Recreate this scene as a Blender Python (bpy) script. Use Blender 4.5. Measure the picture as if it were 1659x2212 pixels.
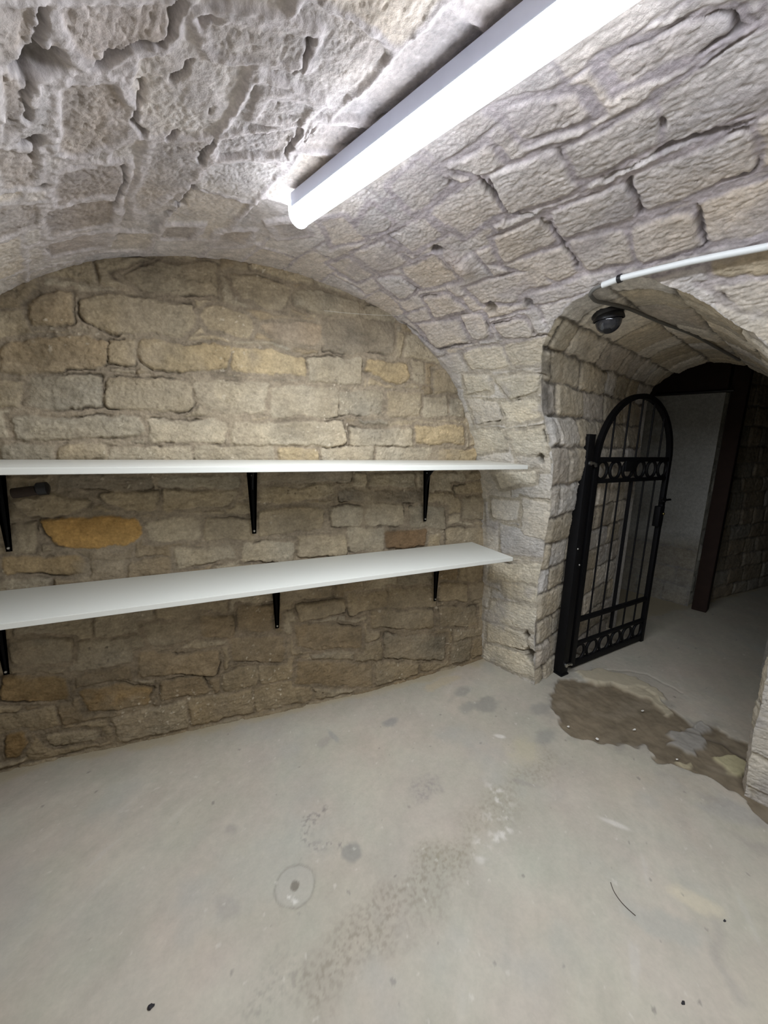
import bpy, bmesh, math
import numpy as np
from mathutils import Vector, Matrix

# ------------------------------------------------------------------ camera, world, exposure
for o in list(bpy.data.objects): bpy.data.objects.remove(o)
SC = bpy.context.scene; COL = SC.collection
IW, IH, FPX = 1659., 2212., 835.
PITCH, ROLL, YAW, CH = math.radians(10.5), math.radians(1.4), math.radians(24.5), 1.5
cF = np.array([math.sin(YAW)*math.cos(PITCH), math.cos(YAW)*math.cos(PITCH), -math.sin(PITCH)])
_r = np.array([math.cos(YAW), -math.sin(YAW), 0.]); _u = np.cross(_r, cF)
cR = _r*math.cos(ROLL)+_u*math.sin(ROLL); cU = -_r*math.sin(ROLL)+_u*math.cos(ROLL)
EYE = np.array([0., 0., CH])
cd = bpy.data.cameras.new('camera'); cam = bpy.data.objects.new('camera', cd); COL.objects.link(cam)
cd.sensor_fit = 'VERTICAL'; cd.sensor_height = 24.; cd.lens = FPX/IH*24.; cd.clip_start = .02
cam.matrix_world = Matrix(((cR[0], cU[0], -cF[0], 0), (cR[1], cU[1], -cF[1], 0), (cR[2], cU[2], -cF[2], CH), (0, 0, 0, 1)))
SC.camera = cam
SC.view_settings.view_transform = 'Standard'; SC.view_settings.look = 'None'
SC.view_settings.gamma = 1.; SC.view_settings.use_curve_mapping = False
SC.view_settings.exposure = 0.0
wd = bpy.data.worlds.new('world'); SC.world = wd; wd.use_nodes = True
wd.node_tree.nodes['Background'].inputs[0].default_value = (.01, .01, .011, 1)
wd.node_tree.nodes['Background'].inputs[1].default_value = .3
LAMP_STRENGTH = 25.
LAMP_WATTS = 36.
LAMP_COLOR = (.86, .92, 1.)

# ------------------------------------------------------------------ pixel -> place (laying out by measurement)
def ray(x, y): return cF + cR*(x-IW/2)/FPX - cU*(y-IH/2)/FPX
def onz(x, y, z=0.): d = ray(x, y); return EYE + d*(z-CH)/d[2]
def ony(x, y, Y): d = ray(x, y); return EYE + d*Y/d[1]

# vault frame: axis a (towards the back wall), across p, crown over C0
VA = math.radians(17)
va = np.array([-math.sin(VA), math.cos(VA), 0.]); vp = np.array([math.cos(VA), math.sin(VA), 0.])
C0 = np.array([.26, 1.985, 0.]); BACKY = 1.985
def sw(s, w, z=0.):
    s = np.asarray(s, float); w = np.asarray(w, float); z = np.asarray(z, float)
    return C0 + s[..., None]*va + w[..., None]*vp + z[..., None]*np.array([0, 0, 1.])
PR = np.array([(0, 2.268), (.2, 2.258), (.39, 2.228), (.59, 2.18), (.76, 2.105), (.90, 2.01), (1.03, 1.90), (1.13, 1.758),
               (1.205, 1.598), (1.275, 1.432), (1.345, 1.2), (1.39, .76), (1.41, .4), (1.43, 0), (1.44, -.1)])
PR[:, 0] *= math.cos(VA)
full = np.concatenate([np.stack([-PR[:0:-1, 0], PR[:0:-1, 1]], 1), PR])
cum = np.concatenate([[0], np.cumsum(np.hypot(*np.diff(full, axis=0).T))]); cum -= cum[len(PR)-1]
TT = np.arange(cum[0], cum[-1], .004)
PW = np.interp(TT, cum, full[:, 0]); PZ = np.interp(TT, cum, full[:, 1])
def gsm(x, n):
    k = np.exp(-.5*(np.arange(-3*n, 3*n+1)/n)**2); k /= k.sum()
    y = np.concatenate([2*x[0]-x[3*n:0:-1], x, 2*x[-1]-x[-2:-3*n-2:-1]])
    return np.convolve(y, k, 'valid')
PW = gsm(PW, 14); PZ = gsm(PZ, 14)
dW = np.gradient(PW); dZ = np.gradient(PZ); _l = np.hypot(dW, dZ)
NW, NZ = dZ/_l, -dW/_l            # into the room
if NZ[len(NZ)//2] > 0: NW, NZ = -NW, -NZ
def prof(t): return np.interp(t, TT, PW), np.interp(t, TT, PZ), np.interp(t, TT, NW), np.interp(t, TT, NZ)
T_FLOOR_R = float(np.interp(0., -PZ[len(TT)//2:], TT[len(TT)//2:]))
def vault_at(x, y):
    d = ray(x, y); tt = np.linspace(.05, 6, 6001); P = EYE + d*tt[:, None]
    w = (P-C0)@vp; h = len(TT)//2
    zz = np.where(w >= 0, np.interp(w, PW[h:], PZ[h:], right=-9), np.interp(-w, -PW[h::-1], PZ[h::-1], right=-9))
    k = np.argmax(P[:, 2] > zz); Q = P[k]; s = (Q-C0)@va; w = (Q-C0)@vp
    t = TT[np.argmin((PW-w)**2+(PZ-Q[2])**2)]
    return float(s), float(t)

# ------------------------------------------------------------------ numpy noise
def noise2(x, y, seed=0):
    rs = np.random.RandomState(seed*7+3); g = rs.rand(4096)*2*np.pi; pm = rs.permutation(4096)
    xi = np.floor(x).astype(np.int64); yi = np.floor(y).astype(np.int64); fx = x-xi; fy = y-yi
    u = fx*fx*fx*(fx*(fx*6-15)+10); v = fy*fy*fy*(fy*(fy*6-15)+10)
    def gr(ix, iy, dx, dy):
        a = g[pm[(pm[ix & 4095]+iy) & 4095]]; return np.cos(a)*dx+np.sin(a)*dy
    a = gr(xi, yi, fx, fy); b = gr(xi+1, yi, fx-1, fy); c = gr(xi, yi+1, fx, fy-1); d = gr(xi+1, yi+1, fx-1, fy-1)
    return ((a+(b-a)*u)*(1-v)+(c+(d-c)*u)*v)*1.5
def fbm(x, y, f, octv, seed=0, gain=.5):
    r = 0; am = 1; n = 0
    for k in range(octv): r = r+am*noise2(x*f+k*17.3, y*f-k*9.1, seed+k); n += am; am *= gain; f *= 2.03
    return r/n
def sstep(a, b, x): t = np.clip((x-a)/(b-a), 0, 1); return t*t*(3-2*t)

# ------------------------------------------------------------------ stonework height and colour field
def field(u, v, polys, rows, blen, seed, warp=1., k=150.):
    """signed depth inside nearest stone, stone id, colour tag"""
    uu = u+warp*(.014*noise2(u*7, v*7, seed+50)+.006*noise2(u*23, v*23, seed+51)+.0028*noise2(u*70, v*70, seed+54))
    vv = v+warp*(.012*noise2(u*8, v*8, seed+52)+.006*noise2(u*25, v*25, seed+53)+.0028*noise2(u*66, v*66, seed+55))
    cd_ = np.full(u.shape, -.5); cid = np.zeros(u.shape, int)
    for i, pl in enumerate(polys):
        P = np.array(pl); lo = P.min(0)-.12; hi = P.max(0)+.12
        m = (uu > lo[0]) & (uu < hi[0]) & (vv > lo[1]) & (vv < hi[1])
        if not m.any(): continue
        x = uu[m]; y = vv[m]; ar = np.sum(P[:, 0]*np.roll(P[:, 1], -1)-np.roll(P[:, 0], -1)*P[:, 1])
        acc = 0; dm = np.full(x.shape, 9.); ds = []
        for j in range(len(P)):
            A = P[j]; B = P[(j+1) % len(P)]; e = B-A; n = np.array([-e[1], e[0]])/(np.hypot(*e)+1e-9)*(1 if ar > 0 else -1)
            ds.append((x-A[0])*n[0]+(y-A[1])*n[1])
        ds = np.array(ds); dm = ds.min(0)
        d = dm-np.log(np.exp(-k*(ds-dm)).sum(0))/k+.004
        b = d > cd_[m]; idx = np.where(m); idx = tuple(q[b] for q in idx)
        cd_[idx] = d[b]; cid[idx] = i+1
    rs = np.random.RandomState(seed)
    lo, hi = v.min()-.3, v.max()+.3; rb = [lo]
    while rb[-1] < hi: rb.append(rb[-1]+rs.uniform(*rows))
    rb = np.array(rb); r = np.clip(np.searchsorted(rb, vv)-1, 0, len(rb)-2)
    nb = int((u.max()-u.min()+1)/blen[0])+4
    W = rs.uniform(blen[0], blen[1], (len(rb), nb)); bnd = u.min()-.6-rs.uniform(0, .4, (len(rb), 1))+np.cumsum(W, 1)
    bi = np.zeros(u.shape, int)
    for q in range(len(rb)-1):
        m = r == q
        if m.any(): bi[m] = np.clip(np.searchsorted(bnd[q], uu[m]), 1, nb-1)
    dl = uu-bnd[r, bi-1]; dr = bnd[r, bi]-uu; db = vv-rb[r]; dt = rb[r+1]-vv
    ds = np.array([dl, dr, db, dt]); dm = ds.min(0); da = dm-np.log(np.exp(-k*(ds-dm)).sum(0))/k-.004
    aid = 1000+r*97+bi
    da = np.minimum(da, -cd_-.018)
    use = da > cd_
    return np.where(use, da, cd_), np.where(use, aid, cid)

def rnd(ids, salt): return np.random.RandomState(salt).rand(20000)[(ids*131+salt*17) % 20000]
def lerp(a, b, t): return a+(b-a)*t
def C(*a): return np.array(a, float)

# ------------------------------------------------------------------ materials
def nodes(name):
    m = bpy.data.materials.new(name); m.use_nodes = True; return m, m.node_tree, m.node_tree.nodes['Principled BSDF']
def stone_material(name, bump=.5, scale=45., rough=.93, pits=.5, spec=.25, con=1., dist=.009):
    m, nt, b = nodes(name); N = nt.nodes; L = nt.links
    at = N.new('ShaderNodeAttribute'); at.attribute_name = 'tone'
    tc = N.new('ShaderNodeTexCoord')
    n1 = N.new('ShaderNodeTexNoise'); n1.inputs['Scale'].default_value = scale; n1.inputs['Detail'].default_value = 9; n1.inputs['Roughness'].default_value = .68
    n2 = N.new('ShaderNodeTexNoise'); n2.inputs['Scale'].default_value = scale*3.2; n2.inputs['Detail'].default_value = 6
    vo = N.new('ShaderNodeTexVoronoi'); vo.inputs['Scale'].default_value = scale*1.1; vo.inputs['Randomness'].default_value = 1
    for n in (n1, n2, vo): L.new(tc.outputs['Object'], n.inputs['Vector'])
    mr = N.new('ShaderNodeMapRange'); L.new(n1.outputs['Fac'], mr.inputs['Value']); mr.inputs['From Min'].default_value = .3; mr.inputs['From Max'].default_value = .7
    mr.inputs['To Min'].default_value = 1-.20*con; mr.inputs['To Max'].default_value = 1+.20*con
    mr2 = N.new('ShaderNodeMapRange'); L.new(n2.outputs['Fac'], mr2.inputs['Value']); mr2.inputs['From Min'].default_value = .3; mr2.inputs['From Max'].default_value = .7
    mr2.inputs['To Min'].default_value = 1-.12*con; mr2.inputs['To Max'].default_value = 1+.12*con
    mu = N.new('ShaderNodeMath'); mu.operation = 'MULTIPLY'; L.new(mr.outputs[0], mu.inputs[0]); L.new(mr2.outputs[0], mu.inputs[1])
    vm = N.new('ShaderNodeVectorMath'); vm.operation = 'SCALE'; L.new(at.outputs['Color'], vm.inputs[0]); L.new(mu.outputs[0], vm.inputs['Scale'])
    L.new(vm.outputs[0], b.inputs['Base Color'])
    pit = N.new('ShaderNodeMapRange'); L.new(vo.outputs['Distance'], pit.inputs['Value']); pit.inputs['From Min'].default_value = .02; pit.inputs['From Max'].default_value = .3
    ad = N.new('ShaderNodeMath'); ad.operation = 'MULTIPLY_ADD'; L.new(pit.outputs[0], ad.inputs[0]); ad.inputs[1].default_value = pits*.4
    L.new(n1.outputs['Fac'], ad.inputs[2])
    ad2 = N.new('ShaderNodeMath'); ad2.operation = 'MULTIPLY_ADD'; L.new(n2.outputs['Fac'], ad2.inputs[0]); ad2.inputs[1].default_value = .3; L.new(ad.outputs[0], ad2.inputs[2])
    bp = N.new('ShaderNodeBump'); bp.inputs['Strength'].default_value = bump; bp.inputs['Distance'].default_value = dist
    L.new(ad2.outputs[0], bp.inputs['Height']); L.new(bp.outputs[0], b.inputs['Normal'])
    b.inputs['Roughness'].default_value = rough; b.inputs['Specular IOR Level'].default_value = spec
    return m
def plain(name, col, rough=.5, metal=0., noise=.06, scale=60., bump=0., spec=.5):
    m, nt, b = nodes(name); N = nt.nodes; L = nt.links
    tc = N.new('ShaderNodeTexCoord'); n1 = N.new('ShaderNodeTexNoise'); n1.inputs['Scale'].default_value = scale; n1.inputs['Detail'].default_value = 5
    L.new(tc.outputs['Object'], n1.inputs['Vector'])
    mx = N.new('ShaderNodeMix'); mx.data_type = 'RGBA'; L.new(n1.outputs['Fac'], mx.inputs['Factor'])
    mx.inputs['A'].default_value = (*[c*(1-noise) for c in col], 1); mx.inputs['B'].default_value = (*[min(1, c*(1+noise)) for c in col], 1)
    L.new(mx.outputs['Result'], b.inputs['Base Color'])
    b.inputs['Roughness'].default_value = rough; b.inputs['Metallic'].default_value = metal; b.inputs['Specular IOR Level'].default_value = spec
    if bump:
        bp = N.new('ShaderNodeBump'); bp.inputs['Strength'].default_value = bump; bp.inputs['Distance'].default_value = .002
        L.new(n1.outputs['Fac'], bp.inputs['Height']); L.new(bp.outputs[0], b.inputs['Normal'])
    return m
M_WALL = stone_material('rubble stone back wall', bump=.7, scale=34, pits=.5)
M_VAULT = stone_material('vault stone', bump=.5, scale=36, pits=.6)
M_PASS = stone_material('passage stone', bump=.55, scale=40, pits=.35)
M_FLOOR = stone_material('concrete floor', bump=.12, scale=30, pits=.1, rough=.8, spec=.3, con=.25, dist=.004)
M_WHITE = plain('white laminate', (.73, .73, .675), .42, noise=.015, scale=8)
M_ALU = plain('painted lamp body', (.62, .66, .80), .5, noise=.03)
M_BLACK = plain('black powder coat', (.004, .004, .005), .6, noise=.2, bump=.1, spec=.22)
M_BLACKP = plain('black plastic', (.01, .01, .012), .35, noise=.1)
M_ZINC = plain('zinc', (.6, .6, .58), .35, metal=1.)
M_BRASS = plain('brass', (.5, .4, .15), .35, metal=1.)
M_PVC = plain('white plastic conduit', (.74, .76, .76), .4, noise=.03)
M_CABLE = plain('grey cable', (.13, .125, .115), .5)
M_RUST = plain('rusty iron', (.03, .018, .012), .8, noise=.5, scale=40, bump=.5)
M_WOOD = plain('dark timber', (.035, .018, .013), .85, noise=.4, scale=14, bump=.4)
M_TWIG = plain('twig', (.07, .055, .04), .9)
M_STONECHIP = plain('dark pebble', (.02, .018, .022), .7, noise=.3, bump=.4)
M_LIME = plain('pale lime chip', (.75, .72, .66), .9, noise=.1)
M_THREAD = plain('cobweb thread', (.7, .68, .6), .7)
m_, nt_, b_ = nodes('smoked dome'); M_DOME = m_
b_.inputs['Base Color'].default_value = (.02, .022, .028, 1); b_.inputs['Roughness'].default_value = .05; b_.inputs['Coat Weight'].default_value = .6
m_, nt_, b_ = nodes('lit diffuser'); M_LAMP = m_
b_.inputs['Base Color'].default_value = (.8, .8, .8, 1); b_.inputs['Emission Color'].default_value = (*LAMP_COLOR, 1); b_.inputs['Emission Strength'].default_value = LAMP_STRENGTH

# ------------------------------------------------------------------ object helpers
def link(name, me, mat=None, parent=None, smooth=True):
    if mat: me.materials.append(mat)
    o = bpy.data.objects.new(name, me); COL.objects.link(o); o.parent = parent
    if smooth: me.polygons.foreach_set('use_smooth', np.ones(len(me.polygons), bool))
    return o
def tag(o, label, cat, group=None, kind=None):
    if label: o['label'] = label
    if cat: o['category'] = cat
    if group: o['group'] = group
    if kind: o['kind'] = kind
    return o
def empty(name, loc, rz=0.):
    o = bpy.data.objects.new(name, None); COL.objects.link(o); o.location = loc; o.rotation_euler = (0, 0, rz); o.empty_display_size = .05; return o
def grid_mesh(name, P, tone, mat, keep=None, kind='structure', flip=False):
    """P (n,m,3) -> dense surface mesh with a tone attribute; keep = per-face mask (n-1,m-1)"""
    n, m = P.shape[:2]; idx = np.arange(n*m).reshape(n, m)
    q = np.stack([idx[:-1, :-1], idx[1:, :-1], idx[1:, 1:], idx[:-1, 1:]], -1).reshape(-1, 4)
    if keep is not None: q = q[keep.reshape(-1)]
    if flip: q = q[:, ::-1]
    used = np.zeros(n*m, bool); used[q.ravel()] = True; rem = np.cumsum(used)-1
    q = rem[q]; V = P.reshape(-1, 3)[used]; T = tone.reshape(-1, 3)[used]
    me = bpy.data.meshes.new(name); me.vertices.add(len(V)); me.vertices.foreach_set('co', V.astype(np.float32).ravel())
    me.loops.add(q.size); me.loops.foreach_set('vertex_index', q.astype(np.int32).ravel())
    me.polygons.add(len(q)); me.polygons.foreach_set('loop_start', (np.arange(len(q))*4).astype(np.int32))
    me.update(calc_edges=True)
    at = me.attributes.new('tone', 'FLOAT_COLOR', 'POINT')
    at.data.foreach_set('color', np.concatenate([np.clip(T, 0, 1), np.ones((len(T), 1))], 1).astype(np.float32).ravel())
    o = link(name, me, mat); o['kind'] = kind; return o
def B(): return bmesh.new()
def box(bm, c, s, rot=None, bev=0.):
    t = bmesh.new(); bmesh.ops.create_cube(t, size=1)
    for v in t.verts: v.co = Vector((v.co.x*s[0], v.co.y*s[1], v.co.z*s[2]))
    if bev: bmesh.ops.bevel(t, geom=t.edges[:], offset=bev, segments=2, affect='EDGES', profile=.5)
    for v in t.verts:
        if rot is not None: v.co = rot @ v.co
        v.co += Vector(c)
    me = bpy.data.meshes.new('x'); t.to_mesh(me); t.free(); bm.from_mesh(me); bpy.data.meshes.remove(me)
def tube(bm, pts, r, n=10, square=False, cap=True, up=None):
    pts = [Vector(p) for p in pts]; rs = r if isinstance(r, (list, tuple)) else [r]*len(pts)
    rings = []; ref = Vector(up) if up else None
    for i, p in enumerate(pts):
        d = (pts[min(i+1, len(pts)-1)]-pts[max(i-1, 0)]).normalized()
        if ref is None: ref = Vector((0, 0, 1)) if abs(d.z) < .9 else Vector((1, 0, 0))
        x = (ref-d*ref.dot(d)).normalized(); y = d.cross(x)
        if not up: ref = x
        if square:
            k = 1.
            if 0 < i < len(pts)-1: k = 1/max(.3, math.cos((pts[i]-pts[i-1]).angle(pts[i+1]-pts[i])/2))
            off = [(1, 1), (-1, 1), (-1, -1), (1, -1)]
            rings.append([bm.verts.new(p+x*a*rs[i]*k+y*b*rs[i]) for a, b in off])
        else: rings.append([bm.verts.new(p+(x*math.cos(2*math.pi*j/n)+y*math.sin(2*math.pi*j/n))*rs[i]) for j in range(n)])
    for A, Bq in zip(rings, rings[1:]):
        m = len(A)
        for j in range(m): bm.faces.new((A[j], A[(j+1) % m], Bq[(j+1) % m], Bq[j]))
    if cap: bm.faces.new(rings[0][::-1]); bm.faces.new(rings[-1])
def torus(bm, c, R, r, nrm='y', n=28, k=8):
    rings = []
    for i in range(n):
        a = 2*math.pi*i/n; d = Vector((math.cos(a), 0, math.sin(a))); cc = Vector(c)+d*R
        rings.append([bm.verts.new(cc+d*math.cos(2*math.pi*j/k)*r+Vector((0, 1, 0))*math.sin(2*math.pi*j/k)*r) for j in range(k)])
    for i in range(n):
        A = rings[i]; Q = rings[(i+1) % n]
        for j in range(k): bm.faces.new((A[j], A[(j+1) % k], Q[(j+1) % k], Q[j]))
def lathe(bm, prf, n=32, mat=None):
    rings = []
    for r, z in prf:
        rings.append([bm.verts.new((r*math.cos(2*math.pi*j/n), r*math.sin(2*math.pi*j/n), z)) for j in range(n)] if r > 1e-6 else [bm.verts.new((0, 0, z))])
    for A, Q in zip(rings, rings[1:]):
        for j in range(n):
            f = [A[j % len(A)], A[(j+1) % len(A)], Q[(j+1) % len(Q)], Q[j % len(Q)]]; u = []
            for v in f:
                if v not in u: u.append(v)
            if len(u) > 2: bm.faces.new(u)
def prism(bm, pts, axis, a0, a1):
    """pts 2D polygon extruded along axis index from a0 to a1"""
    def mk(p, a): q = [p[0], p[1]]; q.insert(axis, a); return bm.verts.new(q)
    A = [mk(p, a0) for p in pts]; Q = [mk(p, a1) for p in pts]
    bm.faces.new(A); bm.faces.new(Q[::-1])
    for i in range(len(pts)): bm.faces.new((A[i], Q[i], Q[(i+1) % len(pts)], A[(i+1) % len(pts)]))
def obj(name, bm, mat, parent=None, smooth=True, ang=35):
    bmesh.ops.recalc_face_normals(bm, faces=bm.faces[:])
    me = bpy.data.meshes.new(name); bm.to_mesh(me); bm.free(); o = link(name, me, mat, parent, smooth)
    if smooth: me.set_sharp_from_angle(angle=math.radians(ang))
    return o

# ------------------------------------------------------------------ BACK WALL
def W4(x0, x1, y0, y1, sl=0.):   # stone outline measured in the photo -> wall (x,z)
    return [ony(x, y, BACKY)[[0, 2]] for x, y in ((x0, y1+sl), (x1, y1), (x1, y0), (x0, y0+sl))]
def WP(*pts): return [ony(x, y, BACKY)[[0, 2]] for x, y in pts]
STONES = [  # polygon, tone tag
 (WP((259, 590), (330, 562), (467, 570), (466, 640), (300, 622)), 'tan'), (WP((497, 590), (560, 592), (627, 624), (622, 664), (590, 668), (515, 634)), 'tan'),
 (WP((636, 632), (660, 625), (778, 648), (776, 681), (690, 676), (640, 655)), 'grey'), (W4(790, 856, 662, 692), 'grey'),
 (WP((60, 660), (92, 630), (150, 628), (158, 696), (75, 700)), 'brown'), (WP((169, 640), (230, 634), (415, 655), (424, 690), (395, 722), (230, 715), (172, 690)), 'tan'),
 (WP((431, 680), (450, 664), (520, 668), (548, 690), (543, 724), (450, 712)), 'tan'), (WP((556, 705), (600, 696), (696, 700), (697, 730), (680, 743), (600, 728)), 'pink'),
 (WP((0, 740), (140, 725), (232, 735), (228, 790), (60, 805), (0, 800)), 'brown'), (W4(236, 290, 730, 785), 'tan'),
 (WP((298, 735), (495, 746), (494, 800), (330, 801), (304, 775)), 'yellow'), (WP((502, 748), (560, 752), (663, 772), (661, 814), (503, 800)), 'yellow'),
 (W4(665, 782, 772, 826), 'pale'), (WP((790, 778), (884, 783), (886, 820), (862, 834), (788, 800)), 'yellow'), (W4(940, 1010, 796, 850), 'tan'), (W4(700, 850, 690, 760), 'dark'),
 (W4(66, 223, 808, 880), 'grey'), (WP((232, 815), (410, 822), (416, 870), (385, 889), (234, 882)), 'tan'), (WP((412, 822), (578, 826), (575, 890), (500, 896), (450, 880), (419, 850)), 'pale'),
 (WP((588, 832), (728, 838), (732, 900), (590, 900)), 'pale'), (W4(735, 826, 844, 896), 'grey'), (W4(838, 910, 848, 900), 'tan'), (W4(918, 968, 858, 900), 'pale'), (W4(974, 1004, 862, 900), 'grey'),
 (WP((20, 905), (60, 898), (300, 903), (307, 935), (230, 948), (30, 950)), 'grey'), (W4(320, 490, 908, 956), 'pale'), (W4(502, 745, 912, 962), 'pale'), (W4(754, 890, 924, 964), 'pale'), (W4(898, 1002, 920, 958), 'yellow'),
 (W4(0, 114, 958, 996), 'grey'), (W4(124, 230, 964, 996), 'tan'), (W4(238, 415, 966, 998), 'pale'), (W4(420, 592, 966, 998), 'pale'), (W4(602, 688, 970, 998), 'yellow'), (W4(694, 806, 966, 998), 'pale'), (W4(814, 935, 968, 998), 'pale'), (W4(948, 1030, 972, 998), 'yellow'),
 (W4(120, 330, 1028, 1056), 'dark'), (W4(350, 520, 1030, 1054), 'grey'), (W4(560, 760, 1014, 1042), 'dark'),
 (WP((22, 1084), (110, 1066), (200, 1082), (190, 1100), (130, 1116), (60, 1116)), 'tan'), (WP((213, 1072), (260, 1062), (342, 1064), (338, 1105), (270, 1106), (225, 1090)), 'tan'), (WP((353, 1062), (517, 1060), (500, 1090), (353, 1102)), 'tan'),
 (WP((555, 1058), (726, 1050), (722, 1068), (660, 1082), (556, 1090)), 'tan'), (W4(732, 905, 1060, 1084), 'dark'), (WP((981, 1050), (1061, 1041), (1061, 1062), (990, 1068)), 'tan'), (W4(1002, 1055, 1074, 1122), 'grey'),
 (WP((25, 1132), (74, 1132), (78, 1180), (70, 1196), (25, 1196)), 'tan'),
 (WP((83, 1126), (140, 1119), (290, 1119), (304, 1135), (300, 1160), (270, 1181), (135, 1185), (100, 1160)), 'ochre'),
 (WP((312, 1132), (368, 1118), (430, 1124), (424, 1165), (320, 1170)), 'pale'), (W4(440, 548, 1122, 1166), 'tan'), (WP((555, 1106), (640, 1095), (702, 1098), (700, 1140), (560, 1157)), 'tan'),
 (W4(716, 784, 1094, 1138), 'pale'), (W4(792, 874, 1090, 1136), 'pale'), (W4(888, 964, 1094, 1140), 'grey'),
 (WP((0, 1206), (160, 1203), (180, 1212), (175, 1238), (0, 1246)), 'greyochre'), (WP((376, 1190), (500, 1180), (506, 1205), (380, 1232)), 'pale'),
 (W4(522, 634, 1172, 1214), 'pale'), (W4(640, 748, 1158, 1204), 'tan'), (W4(754, 828, 1142, 1192), 'pale'), (WP((830, 1150), (920, 1144), (922, 1178), (832, 1188)), 'rust'), (W4(965, 1050, 1142, 1182), 'tan'),
 (WP((22, 1390), (80, 1380), (155, 1385), (150, 1430), (60, 1440), (25, 1435)), 'grey'), (WP((311, 1350), (420, 1344), (420, 1372), (380, 1392), (320, 1395)), 'grey'), (W4(432, 506, 1332, 1378), 'brown'), (W4(516, 590, 1310, 1362), 'brown'),
 (WP((639, 1310), (740, 1296), (748, 1320), (650, 1344)), 'tan'), (WP((750, 1284), (837, 1280), (835, 1310), (755, 1332)), 'tan'), (W4(840, 946, 1272, 1314), 'tan'), (W4(952, 1012, 1262, 1298), 'tan'),
 (W4(800, 935, 1320, 1356), 'tan'), (W4(950, 1030, 1312, 1352), 'tan'), (W4(640, 780, 1352, 1400), 'brown'), (W4(500, 610, 1378, 1430), 'brown'), (W4(300, 470, 1412, 1460), 'brown'),
 (WP((170, 1500), (260, 1480), (330, 1490), (320, 1530), (190, 1545)), 'ochre2'), (WP((0, 1600), (40, 1592), (55, 1620), (30, 1650), (0, 1655)), 'ochre2'), (WP((85, 1600), (200, 1588), (215, 1608), (110, 1622)), 'pale'),
 (WP((345, 1478), (440, 1462), (455, 1500), (350, 1520)), 'brown'), (W4(0, 140, 1465, 1520), 'ochre2'), (W4(830, 960, 1372, 1420), 'grey'), (W4(640, 800, 1430, 1475), 'brown'),
]
PAL = dict(tan=C(.40, .35, .27), grey=C(.36, .33, .275), brown=C(.34, .285, .21), yellow=C(.45, .375, .255), pale=C(.44, .40, .33), pink=C(.40, .335, .265), dark=C(.28, .25, .21),
           ochre=C(.46, .30, .12), ochre2=C(.36, .27, .155), greyochre=C(.38, .30, .19), rust=C(.24, .17, .11))
def stone_surface(u, v, polys, tags, rows, blen, seed, pal_auto, mortar, relief=.011, joint=.014, crack=.010, rough=.0045, warp=1., mort_over=None, crack_amt=.18, calm=None):
    d, ids = field(u, v, polys, rows, blen, seed, warp)
    k_cust = len(tags) > 0; d = d+.007*fbm(u, v, 9, 2, seed+21)+.003*fbm(u, v, 45, 2, seed+22)
    e = sstep(-.002, joint, d)
    off = (rnd(ids, 3)-.5)*.012
    r1 = fbm(u, v, 18, 5, seed+1, .6); r2 = fbm(u, v, 75, 3, seed+2, .6); lowr = fbm(u, v, 2.4, 3, seed+3)
    rid = 1-np.abs(fbm(u*.7, v*1.6, 26, 3, seed+4))*2.4
    h_st = relief+off+np.minimum(np.maximum(d, 0), .05)*.04+r1*rough*1.7+r2*rough*.55-np.clip(rid-.72, 0, 1)*.012
    h_mo = r1*rough*1.2+r2*rough*.9+(np.clip(fbm(u, v, 34, 2, seed+7), 0, 1))*.006
    if mort_over is not None: h_mo = h_mo+mort_over
    h = h_mo+(h_st-h_mo)*e
    cm = sstep(crack_amt, crack_amt+.25, fbm(u, v, 5.5, 3, seed+5))*sstep(-.3, .3, fbm(u, v, 2.1, 1, seed+15)+.15)
    ck = np.exp(-((d+.001)/.0036)**2)*cm
    if k_cust: ck = ck*np.where(ids >= 1000, .3, 1.)
    h = h-ck*(crack+.012)
    pitn = fbm(u, v, 48, 2, seed+8); pitm = sstep(.0, .5, fbm(u, v, 3.1, 2, seed+9))
    pit = sstep(.38, .6, pitn)*pitm*e; h = h-pit*.008
    h = h+lowr*.010
    if calm is not None: h = h*calm
    k = len(tags); tone = np.zeros(u.shape+(3,)); isauto = ids >= 1000
    a = rnd(ids, 11); b = rnd(ids, 12)
    pa = np.array([PAL[x] for x in pal_auto]); base = pa[(a*len(pa)).astype(int) % len(pa)]
    if k:
        pc = np.array([PAL['tan']]+[PAL[x] for x in tags]); base = np.where(isauto[..., None], base, pc[np.where(isauto, 0, ids)])
    base = base*(.92+.16*b)[..., None]
    mt = fbm(u, v, 6, 4, seed+30, .6); mt2 = fbm(u*.6, v*1.4, 30, 4, seed+31, .65)
    base = base*(1+.26*mt+.24*mt2)[..., None]*(C(1, 1, 1)+np.clip(fbm(u, v, 4, 2, seed+32), -.5, .5)[..., None]*C(.05, .0, -.09))
    mc = mortar*(1+.30*mt+.42*mt2+.12*r2)[..., None]
    tone = lerp(mc, base, sstep(-.004, .008, d+.004*mt2)[..., None])
    tone = tone*(1-.55*ck)[..., None]*(1-.25*pit)[..., None]
    return h, tone, d, ids
def smear(h, tone, u, v, seed, col, lo=.05, hi=.45, f=3., hh=.006):
    m = sstep(lo, hi, fbm(u, v, f, 4, seed, .55)); n = fbm(u*.7, v*1.3, 24, 4, seed+5)
    return h*(1-.35*m)+m*hh*(.6+n), lerp(tone, col*(1+.25*n)[..., None], (.75*m)[..., None])

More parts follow.
